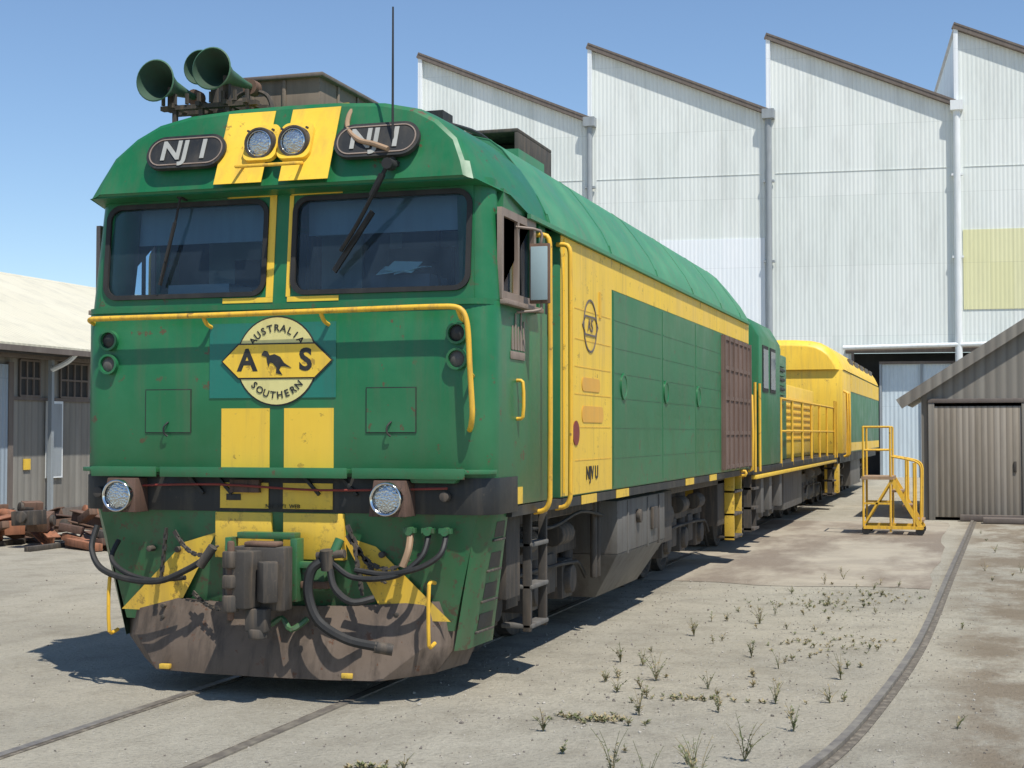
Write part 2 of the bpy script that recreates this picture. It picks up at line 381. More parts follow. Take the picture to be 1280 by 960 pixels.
b.tube([(.80,-.15,3.24),(.72,-.14,3.10),(.57,-.07,2.90),(.44,-.03,2.74)],.013,RUB,6,4)
b.beam((.66,-.05,2.97),(.38,.01,2.62),.016,.035,RUB); b.cyl((.80,-.09,3.24),(.80,-.17,3.24),.035,RUB,12); b.beam((.76,-.14,3.18),(.68,-.11,3.06),.04,.02,RUB)
b.tube([(-.70,.02,3.15),(-.73,.01,2.98),(-.80,.0,2.72)],.009,RUB,6,4); b.beam((-.735,.01,2.97),(-.84,.01,2.57),.012,.028,RUB); b.cyl((-.70,.1,3.14),(-.70,-.0,3.14),.02,RUB,10)
b.build('windscreen_wipers',L)
b=B()
b.tube([(-1.33,.02,2.335),(-1.31,-.06,2.35),(-1.26,-.085,2.355),(-.4,-.085,2.36),(.5,-.085,2.37),(1.16,-.085,2.375),(1.25,-.085,2.35),(1.285,-.085,2.25),(1.30,-.085,2.0),(1.315,-.085,1.75),(1.30,-.06,1.67),(1.27,0,1.64)],.017,YELR,10,6)
for x in (-.48,.33,1.22): 
    b.tube([(x,-.085,2.365),(x+.01,-.05,2.31),(x+.02,0,2.29)],.013,YELR,8,3)
b.tube([(1.30,-.085,1.98),(1.29,0,1.96)],.012,YELR,8,1)
b.build('front_handrail',L)
b=B()
for s in (-1,1):
    for z in (2.22,2.065):
        x=s*1.195
        b.lathe((x,0,z),(0,-1,0),[(-.01,.066),(.035,.066),(.035,.052),(.01,.05)],GREEN,24)
        b.lathe((x,0,z),(0,-1,0),[(.012,.051),(.022,.03),(.025,0)],BLK if z>2.1 else GREY,20)
b.build('marker_lights',L)
b=B()
for s in (-1,1):
    xs=sorted((s*.05,s*.385))
    b.box(xs[0],xs[1],-.004,.003,1.405,1.775,YEL)
b.build('front_stripes',L)
b=B()
F0=FR(0,-.003,2.07)
b.plate([(-.47,-.23),(.40,-.23),(.40,.24),(-.47,.24)],[],.004,F0,TEAL)
def lay(k): return FR(0,-.003-.003*k,2.07)
b.plate(circ(0,0,.282,48),[],.003,lay(1),BLK); b.plate(circ(0,0,.272,48),[],.003,lay(2),LOGO)
hx=lambda w,h,c:[(-w,0),(-w+c,-h),(w-c,-h),(w,0),(w-c,h),(-w+c,h)]
b.plate(hx(.385,.112,.12),[],.003,lay(3),BLK); b.plate(hx(.372,.103,.112),[],.003,lay(4),YEL)
b.text('A',.19,FR(-.2,-.0165,2.07),BLK,.006); b.text('S',.19,FR(.2,-.0165,2.07),BLK,.006)
kang=[(-.09,.035),(-.075,.052),(-.055,.048),(-.04,.028),(-.01,.034),(.025,.02),(.05,-.01),(.095,-.035),(.05,-.028),(.03,-.028),(.02,-.045),(.04,-.07),(.0,-.062),(.003,-.035),(-.02,-.012),(-.04,-.008),(-.045,-.03),(-.055,-.008),(-.06,.02),(-.09,.028)]
b.plate([(x*1.1,y*1.25) for x,y in kang],[],.003,lay(5),BLK)
for txt,top in (('AUSTRALIA',1),('SOUTHERN',0)):
    n_=len(txt); sp=13 
    for i,ch in enumerate(txt):
        if top: a=90+sp*(n_-1)/2-sp*i; rl=a-90
        else: a=270-sp*(n_-1)/2+sp*i; rl=a-270
        r=.205 if top else .215
        b.text(ch,.062,FR(r*math.cos(R(a)),-.0125,2.07+r*math.sin(R(a)),0,rl),BLK,.001)
b.build('round_emblem',L)
b=B()
for x0,x1 in ((-.93,-.60),(.60,.93)):
    b.plate([(x0,1.62),(x1,1.62),(x1,1.90),(x0,1.90)],[[(x0+.006,1.626),(x1-.006,1.626),(x1-.006,1.894),(x0+.006,1.894)]],.004,FR(0,-.003,0),BLK)
    b.plate([(x0+.006,1.626),(x1-.006,1.626),(x1-.006,1.894),(x0+.006,1.894)],[],.008,FR(0,-.003,0),GREEN)
    b.tube([(x0+.17,-.01,1.69),(x0+.15,-.03,1.66),(x0+.15,-.03,1.62),(x0+.17,-.02,1.60)],.006,BLK,6,3)
b.build('front_hatches',L)
b=B()
b.vprism(lowout(1.417,.155,.5,-.007),1.13,1.35,BLK)
def ledge(x0,x1,d,lc=0,rc_=0):
    o=[(x0,.1 if lc else -.002),(x0+(.02 if lc else 0),.0),(x0+.14*lc,-d),(x1-.14*rc_,-d),(x1-(.02 if rc_ else 0),.0),(x1,.1 if rc_ else -.002)]
    b.vprism(o,1.375,1.40,GREEN)
    b.box(x0+.14*lc,x1-.14*rc_,-d-.009,-d-.001,1.345,1.408,GREEN)
ledge(-1.41,-.80,.08,1,0); ledge(-.76,.52,.10); ledge(.55,1.41,.09,0,1)
for s in (-1,1):
    xs=sorted((s*.05,s*.385)); b.box(xs[0],xs[1],-.014,-.008,1.15,1.31,YEL)
for x in (-.6,-.4,.2,.45): b.beam((x,-.02,1.345),(x+.1,-.02,1.24),.02,.02,BLK)
b.tube([(-1.1,-.05,1.28),(-.4,-.06,1.30),(.3,-.05,1.27),(1.15,-.06,1.29)],.008,RED,6,4)
b.box(-.3,-.1,-.05,0,1.25,1.33,RUSTD); b.box(-.34,-.24,-.018,-.014,1.20,1.24,BLK); b.text('NJ1  1971  WEB',.035,FR(.05,-.018,1.165),BLK)
b.build('buffer_beam_band',L,.003)
b=B()
for s,c in ((-1,-1.03),(1,.80)):
    z=1.215;y=-.1
    b.hexa([(c-.12,-.15,1.12),(c+.12,-.15,1.12),(c+.13,0,1.12),(c-.13,0,1.12),(c-.10,-.12,1.335),(c+.10,-.12,1.335),(c+.12,0,1.335),(c-.12,0,1.335)],RUSTD)
    b.lathe((c,-.14,z+.01),(0,-1,0),[(-.02,.102),(.04,.102),(.045,.095),(.035,.086)],CHROME)
    b.lathe((c,-.14,z+.01),(0,-1,0),[(.02,.088),(.032,.05),(.036,0)],LENS)
b.hexa([(.93,-.08,1.32),(1.2,-.08,1.32),(1.2,0,1.32),(.93,0,1.32),(.90,-.08,1.372),(1.24,-.08,1.372),(1.24,0,1.372),(.90,0,1.372)],GREEN)
b.lathe((1.13,-.02,1.24),(0,-1,0),[(0,.03),(.05,.03),(.05,0)],DARK,12); b.lathe((-1.25,.0,1.24),(0,-1,0),[(0,.035),(.05,.035),(.05,0)],DARK,12)
b.build('ditch_lights',L,.004)
b=B()
pil=[[(-1.30,.06,1.13),(-.42,.0,1.13),(.42,.0,1.13),(1.30,.06,1.13)],[(-1.13,.12,.42),(-.42,.10,.42),(.42,.10,.42),(1.13,.12,.42)]]
v=pil[0]+pil[1]
b.add(v+[(x,y+.03,z) for x,y,z in v],[(0,4,5,1),(1,5,6,2),(2,6,7,3)]+[(8,9,13,12),(9,10,14,13),(10,11,15,14)],GREEN)
for s in (-1,1):
    q=[(s*1.30,.06,1.17),(s*1.385,.15,1.17),(s*1.385,.42,1.17),(s*1.2,.66,.30),(s*1.18,.2,.30),(s*1.13,.12,.30)]
    F1=[(0,1,4,5),(1,2,3,4)]
    b.add(q,F1 if s>0 else [tuple(reversed(t)) for t in F1],GREEN)
    for k in range(4):
        t0=.10+.22*k; 
        def pt(y01,t):
            a=Vector((s*1.385,.15,1.17)).lerp(Vector((s*1.18,.2,.30)),t); c=Vector((s*1.385,.42,1.17)).lerp(Vector((s*1.2,.66,.30)),t)
            return a.lerp(c,y01)+Vector((s*.004,0,0))
        q=[pt(.25,t0),pt(.85,t0),pt(.85,t0+.12),pt(.25,t0+.12)]
        b.add(q,[(0,1,2,3),(3,2,1,0)],BLK)
        b.beam(pt(.2,t0+.135),pt(.9,t0+.135),.025,.015,DARK)
b.box(-.42,-.03,-.012,.06,.84,1.125,YEL); b.box(.05,.46,-.012,.06,.84,1.125,YEL)
for s in (-1,1):
    b.add([(s*.42,.02,1.0),(s*.66,.025,.93),(s*1.14,.06,.48),(s*.72,.04,.48)],[(0,1,2,3),(3,2,1,0)],YEL)
b.box(-.30,.38,-.12,.05,.66,.80,GREEN); b.box(-.25,.34,-.16,-.1,.80,.84,GREEN); b.box(.19,.235,-.2,-.1,.6,.98,GREEN); b.box(-.25,-.21,-.2,-.1,.6,.98,GREEN)
b.box(-.2,.19,-.14,-.05,.97,1.01,GREEN); b.box(.24,.42,-.16,-.05,.68,.72,RUST)
for x in (-.9,-.7,.7,.95): b.cyl((x,-.0,.88),(x,.06,.88),.02,DARK,8)
b.build('pilot_sheet',L,.004)
b=B()
T=[(-1.17,.22,.44),(-1.0,.08,.58),(-.45,-.0,.56),(0,-.02,.55),(.45,-.0,.56),(1.0,.06,.60),(1.17,.2,.60)]
Mi=[(-1.13,.16,.30),(-.98,.0,.33),(-.45,-.10,.32),(0,-.12,.32),(.45,-.10,.32),(.98,.0,.33),(1.13,.16,.33)]
Bo=[(-1.01,.15,.16),(-.78,-.10,.135),(-.4,-.14,.13),(0,-.15,.13),(.4,-.14,.13),(.74,-.11,.135),(1.01,.12,.16)]
v=T+Mi+Bo; n7=7; f=[]
for i in range(2):
    for k in range(6): f.append((i*n7+k,(i+1)*n7+k,(i+1)*n7+k+1,i*n7+k+1))
v2=[(x,y+.03,z) for x,y,z in v]
b.add(v+v2,f+[tuple(i+21 for i in reversed(q)) for q in f]+[(14+k,35+k,36+k,15+k) for k in range(6)],PLOW)
b.box(-.95,.95,.05,.5,.35,.40,DARK)
for s in (-1,1):
    b.add([(s*1.17,.22,.5),(s*1.17,.75,.5),(s*1.05,.6,.15),(s*1.01,.15,.16)],[(0,1,2,3),(3,2,1,0)],PLOW)
for x in (-.74,.5): b.box(x,x+.07,-.135,-.10,.145,.175,YEL)
for x in (-.8,-.3,.3,.8):
    for z in (.45,.52): b.cyl((x,-.045 if abs(x)<.5 else .04,z),(x,-.06 if abs(x)<.5 else .0,z),.015,DARK,8)
b.build('plough',L,.003)
b=B()
cy=-.34; cx=.06; dz=-.04
b.box(cx-.17,cx+.17,cy-.02,cy+.10,.60+dz,.98+dz,DARK); b.box(cx-.08,cx+.08,cy,.2,.70+dz,.88+dz,DARK)
b.hexa([(cx-.17,cy-.12,.62+dz),(cx-.02,cy-.16,.62+dz),(cx+.03,cy,.62+dz),(cx-.17,cy,.62+dz),(cx-.17,cy-.12,.96+dz),(cx-.02,cy-.16,.96+dz),(cx+.03,cy,.96+dz),(cx-.17,cy,.96+dz)],DARK)
b.hexa([(cx+.02,cy-.08,.66+dz),(cx+.10,cy-.16,.66+dz),(cx+.17,cy-.10,.66+dz),(cx+.12,cy,.66+dz),(cx+.02,cy-.08,.90+dz),(cx+.10,cy-.16,.90+dz),(cx+.17,cy-.10,.90+dz),(cx+.12,cy,.90+dz)],DARK)
for z0,z1 in ((.60,.70),(.74,.82),(.86,.96)): b.cyl((cx-.13,cy-.12,z0+dz),(cx-.13,cy-.12,z1+dz),.05,DARK,14)
b.cyl((cx-.13,cy-.12,.55+dz),(cx-.13,cy-.12,1.02+dz),.022,RUST,10)
b.box(cx-.05,cx+.09,cy-.10,cy-.02,.48+dz,.62+dz,DARK); b.cyl((cx+.02,cy-.06,.44+dz),(cx+.02,cy-.06,.5+dz),.06,DARK,10)
b.box(cx-.2,cx-.165,cy-.1,cy+.06,.66+dz,.9+dz,DARK); b.box(cx-.1,cx+.12,cy-.02,cy+.08,.98+dz,1.01+dz,RUST)
b.build('knuckle_coupler',L,.012)
b=B()
def hose(pts,r=.02,m=RUB): b.tube(pts,r,m,8,7)
hose([(-1.28,-.0,1.02),(-1.28,-.06,.88),(-1.18,-.11,.76),(-.95,-.16,.70),(-.7,-.2,.70),(-.5,-.2,.78),(-.36,-.2,.86)],.020)
hose([(-1.12,-.0,.93),(-1.12,-.08,.82),(-1.0,-.12,.74),(-.8,-.15,.70),(-.55,-.15,.72)],.016)
hose([(1.13,-.02,1.02),(1.12,-.1,.9),(1.0,-.14,.82),(.8,-.16,.78),(.6,-.16,.80)],.018)
hose([(1.02,-.02,1.02),(1.0,-.1,.88),(.85,-.16,.77),(.6,-.2,.76),(.45,-.2,.86)],.018)
hose([(.42,-.2,.86),(.35,-.24,.80),(.34,-.26,.66),(.42,-.28,.50),(.6,-.28,.40),(.78,-.24,.36)],.030)
hose([(.45,-.2,.84),(.5,-.24,.70),(.62,-.26,.62),(.74,-.2,.64)],.022)
hose([(.9,-.02,1.02),(.91,-.08,.92),(.88,-.1,.82)],.022,HOSE)
for x in (1.13,1.02,.9): b.cyl((x,.0,1.03),(x,-.06,1.03),.026,GREEN,10); b.box(x-.04,x+.04,-.05,-.02,1.02,1.05,GREEN)
b.cyl((.44,-.2,.80),(.44,-.22,.92),.042,DARK,12); b.cyl((.37,-.2,.88),(.55,-.2,.90),.026,DARK,10); b.cyl((.76,-.24,.36),(.86,-.2,.34),.036,DARK,10)
b.cyl((.5,-.16,.98),(.47,-.2,.88),.03,GREEN,10); b.cyl((-.42,-.2,.80),(-.33,-.2,.92),.03,DARK,10)
def chain(p,q,sag,n=14):
    p=Vector(p);q=Vector(q)
    for i in range(n):
        t0=i/n;t1=(i+1.25)/n
        a=p.lerp(q,t0);c=p.lerp(q,t1); a.z-=sag*4*t0*(1-t0); c.z-=sag*4*t1*(1-min(t1,1))
        b.beam(a,c,.028 if i%2 else .01,.01 if i%2 else .028,DARK)
chain((-.7,-.03,1.0),(-.36,-.1,.92),.1); chain((-.75,-.04,1.02),(-.78,-.05,.68),.0,10); chain((.5,-.05,1.0),(.9,-.05,.86),.12); chain((.55,-.06,.95),(.62,-.1,.65),0,9); chain((.5,-.05,1.06),(.75,-.05,.72),.05)
chain((-.55,-.05,.62),(-.2,-.2,.56),.05); 
b.tube([(.0,-.16,.50),(.07,-.24,.46),(.14,-.2,.50),(.22,-.24,.44),(.3,-.18,.50)],.018,GREEN,6,4)
b.build('brake_hoses',L)
b=B()
for x,z0,z1 in ((1.05,.36,.72),(-1.12,.36,.70)):
    b.tube([(x,-.0,z1),(x,-.1,z1),(x,-.1,z0),(x,.0,z0)],.012,YELR,8,3)
b.build('pilot_grab_irons',L)
# ---- body sides
YD=1.53
b=B()
b.box(-W,W,YD,10.58,1.17,3.03,GREEN)
b.box(-1.33,1.33,1.19,YD+.003,1.17,3.03,GREEN)
for s in (-1,1): b.box(min(s*1.34,s*W),max(s*1.34,s*W),1.0,1.04,2.42,3.03,GREEN)
b.build('hood_body',L,.006)
FY=paint('faded_yellow',(.75,.38,.04),(.5,.3,.1),.4)
b=B()
for s in (-1,1):
    def sp(y0,y1,z0,z1,mat,th=.006,off=0):
        a=s*(W+off); c=s*(W+off+th); b.box(min(a,c),max(a,c),y0,y1,z0,z1,mat)
    sp(YD+.005,3.05,1.18,3.0,YEL,.004)
    sp(3.05,10.56,2.76,3.0,YEL,.004)
    sp(.17,.62,1.175,1.28,YEL,.004)
    sp(3.08,8.35,1.18,2.755,GREEN,.005)
    for z in (1.42,1.66,1.9,2.1,2.3,2.52): 
        for y0,y1 in ((3.12,5.0),(5.1,6.7),(6.8,8.32)): sp(y0,y1,z,z+.012,GREEN,.0035,.004)
    for y in (3.1,5.05,6.75,8.33): sp(y,y+.015,1.2,2.74,GREEN,.004,.004)
    for z in (1.42,1.66,1.9,2.1,2.3,2.52): sp(1.9,3.0,z,z+.006,YELR,.003,.003)
    sp(1.60,1.62,1.2,2.98,YEL,.01,.003)
    for y in (3.45,5.2,6.9): b.lathe((s*(W+.004),y,2.0),(s,0,0),[(0,.11),(.014,.11),(.014,.09),(.008,.085),(.008,0)],GREEN,20)
    sp(8.4,10.5,1.2,2.74,BROWNP,.03,.0)
    for y in (8.42,8.75,9.1,9.45,9.8,10.15,10.45): sp(y,y+.05,1.2,2.74,BROWNP,.02,.03)
    for z in (1.21,1.6,2.0,2.35,2.69): sp(8.48,10.44,z,z+.045,BROWNP,.012,.03)
    sp(.4,10.6,1.10,1.165,BLK,-.04)
    for y in (2.1,3.2,6.2,7.6): sp(y,y+.45,1.10,1.165,YEL,.004,.001)
b.box(W+.002,W+.012,2.62,2.68,2.5,2.7,YELR)
b.plate(circ(2.35,2.42,.20,36),[circ(2.35,2.42,.185,36)],.004,SD(W+.008,0,0),TRIM)
b.plate([(2.35+x,2.42+y) for x,y in hx(.24,.075,.08)],[[(2.35+x,2.42+y) for x,y in hx(.22,.062,.075)]],.004,SD(W+.008,0,0),TRIM)
b.text('AS',.14,SD(W+.008,2.35,2.42),TRIM)
b.text('NJV U',.14,SD(W+.008,2.40,1.32),BLK,.002)
b.plate(circ(1.93,1.62,.09,24),[],.004,SD(W+.008,0,0),RED)
b.plate(rrect(2.1,2.75,1.70,1.82,.05,4),[],.003,SD(W+.007,0,0),FY); b.plate(rrect(2.1,2.65,1.93,2.03,.05,4),[],.003,SD(W+.007,0,0),FY)
b.build('side_panels',L)
b=B()
for s in (-1,1):
    def sb(x0,x1,y0,y1,z0,z1,mat): b.box(min(s*x0,s*x1),max(s*x0,s*x1),y0,y1,z0,z1,mat)
    sb(1.33,1.345,1.20,1.50,1.25,2.98,GREEN); sb(1.345,1.355,1.25,1.45,2.3,2.85,RUB); sb(1.345,1.37,1.23,1.26,1.9,2.05,YELR)
    b.plate([(.17,2.44),(.91,2.44),(.91,3.0),(.17,3.0)],[[(.21,2.49),(.50,2.49),(.50,2.95),(.21,2.95)],[(.54,2.49),(.86,2.49),(.86,2.95),(.54,2.95)]],.03,SD(s*1.402,0,0),ALU)
    sb(1.41,1.46,.15,.95,2.405,2.435,ALU)
    sb(1.36,1.385,.3,.32,2.49,2.95,RUB); sb(1.36,1.385,.68,.7,2.49,2.95,RUB)
    for y in (.98,1.50):
        b.tube([(s*1.39,y,2.93),(s*1.47,y,2.92),(s*1.49,y,2.85),(s*1.49,y,1.2),(s*1.46,y,1.12),(s*1.38,y,1.10)],.017,YELR,10,3)
    b.tube([(s*1.40,.50,1.95),(s*1.45,.50,1.94),(s*1.45,.50,1.72),(s*1.40,.50,1.71)],.012,YELR,8,3)
    sb(1.47,1.60,.58,.61,2.44,2.82,RUST)
    sb(1.48,1.59,.57,.579,2.46,2.80,BLIND)
    b.tube([(s*1.40,.5,2.92),(s*1.54,.59,2.90),(s*1.54,.595,2.82)],.01,ALU,6,3); b.tube([(s*1.40,.5,2.38),(s*1.54,.59,2.40),(s*1.54,.595,2.46)],.01,ALU,6,3)
    sb(1.41,1.418,.36,.66,2.08,2.13,ALU)
for i,(y,h) in enumerate(((.38,.16),(.44,.24),(.50,.16),(.56,.27),(.62,.2))): b.plate([(y,2.14),(y+.045,2.14),(y+.03,2.13+h),(y+.015,2.13+h)],[],.006,SD(1.414,0,0),ALU)
b.build('cab_side_fittings',L,.003)
def bogie(b,ys,fr=DARK):
    r=.47
    for y in ys:
        for s in (-1,1):
            b.lathe((s*.50,y,r),(s,0,0),[(0,r+.03),(.03,r+.03),(.035,r),(.135,r-.005),(.14,r-.06),(.10,r-.09),(.08,.2),(.14,.16),(.16,.12),(.16,0)],DARK,32)
            b.box(s*.9-.12 if s>0 else -1.06,1.06 if s>0 else -.78,y-.15,y+.15,r-.15,r+.15,fr)
            b.lathe((s*1.06,y,r),(s,0,0),[(0,.12),(.05,.11),(.05,0)],fr,16)
            for q in (-.24,.24): b.tube([(s*.98,y+q,.42),(s*.98,y+q,.72)],.06,fr,10,1)
        b.cyl((-.6,y,r),(.6,y,r),.08,fr,12)
    y0,y1=ys[0]-.35,ys[-1]+.35
    for s in (-1,1):
        b.box(min(s*.92,s*1.04),max(s*.92,s*1.04),y0,y1,.68,.84,fr)
        for i in range(len(ys)-1):
            m=(ys[i]+ys[i+1])/2
            b.box(min(s*.9,s*1.06),max(s*.9,s*1.06),m-.14,m+.14,.4,.7,fr)
            b.cyl((s*1.1,m-.1,.85),(s*1.1,m+.25,.85),.09,fr,12)
        b.tube([(s*1.12,y0,.5),(s*1.12,y0+.3,.62),(s*1.12,y1-.3,.6),(s*1.12,y1,.45)],.018,RUB,6,4)
    b.box(-.9,.9,y0+.3,y1-.3,.75,1.05,fr)
b=B(); bogie(b,[1.05,2.02,3.0]); bogie(b,[6.9,7.87,8.85])
b.build('bogies',L,.01)
b=B()
b.box(-1.2,1.2,.25,10.7,1.0,1.17,DARK)
b.hexa([(-1.1,3.75,.24),(1.1,3.75,.24),(1.1,5.35,.24),(-1.1,5.35,.24),(-1.34,3.55,.62),(1.34,3.55,.62),(1.34,5.5,.62),(-1.34,5.5,.62)],GREY)
b.box(-1.34,1.34,3.55,5.5,.622,1.06,GREY)
for y in (3.9,4.7,5.2): b.box(-1.352,1.352,y,y+.03,.6,1.05,GREY)
b.cyl((1.34,4.3,.9),(1.38,4.3,.9),.06,DARK,14); b.box(1.34,1.37,4.85,5.05,.75,.95,DARK)
for s in (-1,1):
    b.box(min(s*1.0,s*1.25),max(s*1.0,s*1.25),5.75,6.3,.55,1.05,DARK); b.cyl((s*1.1,5.6,.8),(s*1.1,6.4,.8),.16,DARK,14)
    b.box(min(s*.9,s*1.2),max(s*.9,s*1.2),9.4,9.9,.5,1.05,DARK)
    for y in (1.08,1.45): b.box(min(s*1.27,s*1.33),max(s*1.27,s*1.33),y,y+.035,.30,1.12,DARK)
    for z in (.32,.58,.86): b.box(min(s*1.12,s*1.34),max(s*1.12,s*1.34),1.08,1.48,z,z+.03,GREY)
    b.box(min(s*1.2,s*1.28),max(s*1.2,s*1.28),.7,1.0,.55,1.1,DARK)
    for y in (3.3,3.42): b.cyl((s*1.2,y,.45),(s*1.2,y,1.1),.03,DARK,8)
    b.tube([(s*1.25,.8,1.0),(s*1.27,1.8,.95),(s*1.27,2.6,1.02),(s*1.25,3.4,.95)],.015,RUB,6,4)
b.build('underframe_and_tank',L,.01)
b=B()
for s in (-1,1):
    for y in (9.9,10.5):
        b.tube([(s*1.38,y,1.15),(s*1.46,y,1.15),(s*1.46,y,2.1 if y>10 else 1.1),(s*1.38,y,2.1 if y>10 else 1.1)],.02,YELR,8,2)
        b.box(min(s*1.2,s*1.32),max(s*1.2,s*1.32),y,y+.04,.3,1.1,YEL)
    for z in (.32,.6,.88): b.box(min(s*1.1,s*1.34),max(s*1.1,s*1.34),9.9,10.5,z,z+.03,DARK)
b.box(-1.2,1.2,10.58,10.64,.45,1.17,YEL); b.box(-.15,.15,10.6,11.2,.65,.95,DARK)
b.tube([(.6,10.65,1.0),(.65,10.9,.6),(.62,11.2,1.0)],.03,RUB,8,4); b.tube([(.9,10.65,1.0),(.95,10.9,.5),(.92,11.2,1.0)],.03,RUB,8,4)
b.build('rear_steps',L,.004)
# ------------------------------------------------------------------ SECOND LOCOMOTIVE
L2=empty('diesel_locomotive',(0,17.5,0))
b=B()
b.box(-1.35,1.35,11.4,24.0,1.06,1.16,BLK); b.box(-1.365,1.365,11.6,23.8,1.0,1.055,YEL)
b.build('frame',L2,.01)
b=B()
cab=[(1.35,1.16),(1.35,2.95),(1.2,3.2),(.8,3.36),(0,3.42),(-.8,3.36),(-1.2,3.2),(-1.35,2.95),(-1.35,1.16)]
nc=len(cab); b.add([(x,12.0,z) for x,z in cab]+[(x,14.3,z) for x,z in cab],[tuple(range(nc)),tuple(range(nc,2*nc))[::-1]]+[(i,i+nc,(i+1)%nc+nc,(i+1)%nc) for i in range(nc)],GREEN)
b.box(-1.05,1.05,14.3,17.6,1.16,2.95,GREEN); b.box(-.95,.95,17.6,23.2,1.16,2.5,YEL); b.box(-.98,.98,14.6,17.4,2.95,3.1,GREENR)
b.box(-.9,.9,11.5,12.0,1.16,2.4,GREEN)
b.build('body',L2,.03)
b=B()
for s in (-1,1):
    def sb(x0,x1,y0,y1,z0,z1,mat): b.box(min(s*x0,s*x1),max(s*x0,s*x1),y0,y1,z0,z1,mat)
    for y0,y1 in ((12.3,12.9),(13.1,13.7)): sb(1.35,1.36,y0,y1,2.2,2.85,RUB); sb(1.36,1.365,y0+.05,y1-.05,2.25,2.8,GLASS)
    for i in range(9): sb(1.05,1.08,14.7,17.2,2.1+i*.08,2.14+i*.08,BLK if i%2 else GREEN)
    for i in range(7): sb(.95,.97,18.1,22.8,1.5+i*.12,1.53+i*.12,YELR)
    for y in (14.5,16,17.5,19,20.5,22,23.6): b.cyl((s*1.33,y,1.1),(s*1.33,y,2.15),.022,YELR,8)
    b.cyl((s*1.33,14.5,2.15),(s*1.33,23.6,2.15),.022,YELR,8); b.cyl((s*1.33,14.5,1.65),(s*1.33,23.6,1.65),.018,YELR,8)
    for y in (11.5,11.95,23.4,23.9): b.box(min(s*1.2,s*1.3),max(s*1.2,s*1.3),y,y+.04,.3,1.1,DARK); b.cyl((s*1.36,y,1.1),(s*1.36,y,2.3),.02,YELR,8)
    for y in (11.5,23.4):
        for z in (.32,.6,.86): b.box(min(s*1.1,s*1.34),max(s*1.1,s*1.34),y,y+.5,z,z+.03,DARK)
b.box(-1.1,-.3,11.985,12,2.3,2.9,RUB); b.box(.3,1.1,11.985,12,2.3,2.9,RUB)
b.build('fittings',L2)
b=B(); bogie(b,[12.8,14.0,15.2],fr=GREY); bogie(b,[20.2,21.4,22.6],fr=GREY)
b.box(-1.15,1.15,16.3,19.0,.35,1.0,GREY); b.box(-1.0,1.0,11.6,23.8,.95,.998,DARK)
for s in (-1,1):
    for y in (12.5,13.4,14.6): b.box(min(s*1.1,s*1.3),max(s*1.1,s*1.3),y,y+.25,.5,.98,GREY)
b.build('bogies_and_tank',L2,.01)
# ------------------------------------------------------------------ THIRD LOCOMOTIVE
L3=empty('diesel_locomotive',(0,31,0))
b=B(); n=len(OUT)
y_=24.8
rings=[[(x*.9,y_-.02,3.0+(z-3.0)*.8) for x,z in OUT],[(x*.985,y_+.1,z-.02) for x,z in OUT],[(x,y_+.35,z) for x,z in OUT],[(x,27.3,z) for x,z in OUT]]
v=[p for r in rings for p in r]; fs=[]
for i in range(len(rings)-1):
    for k in range(n-1): fs.append((i*n+k,i*n+k+1,(i+1)*n+k+1,(i+1)*n+k))
fs.append(tuple(range(n))[::-1]); fs.append(tuple((len(rings)-1)*n+k for k in range(n)))
b.add(v,fs,YEL)
b.box(-1.4,1.4,24.85,27.3,1.17,3.03,YEL); b.box(-1.4,1.4,27.3,38,1.17,3.03,GREEN)
b.build('nose_body',L3,.02)
b=B()
v=[(x,27.3,z) for x,z in OUT]+[(x,37.5,z) for x,z in OUT]+[(x*.8,38,3.03+(z-3.03)*.3) for x,z in OUT]
b.add(v,[(i*n+k,i*n+k+1,(i+1)*n+k+1,(i+1)*n+k) for i in range(2) for k in range(n-1)],YEL)
for s in (-1,1):
    b.box(min(s*1.4,s*1.41),max(s*1.4,s*1.41),27.3,37.9,2.6,3.0,YEL)
    b.box(min(s*1.4,s*1.405),max(s*1.4,s*1.405),27.3,37.9,1.2,1.4,YEL)
    for y in (25.2,25.8): b.tube([(s*1.4,y,1.1),(s*1.48,y,1.15),(s*1.48,y,2.5),(s*1.4,y,2.55)],.03,YELR,6,2)
    for i in range(5): b.box(min(s*1.24,s*1.30),max(s*1.24,s*1.30),28.3+i*1.8,29.4+i*1.8,3.2,3.42,GREY)
b.box(-1.3,1.3,24.7,38,.95,1.17,BLK)
b.build('roof_and_fittings',L3)
b=B(); bogie(b,[26,27.1,28.2]); bogie(b,[34,35.1,36.2]); b.box(-1.2,1.2,29.6,32.8,.3,1,GREY)
for s in (-1,1): b.box(min(s*1.0,s*1.3),max(s*1.0,s*1.3),24.9,25.3,.3,1.1,YEL)
b.build('bogies_and_tank',L3,.01)
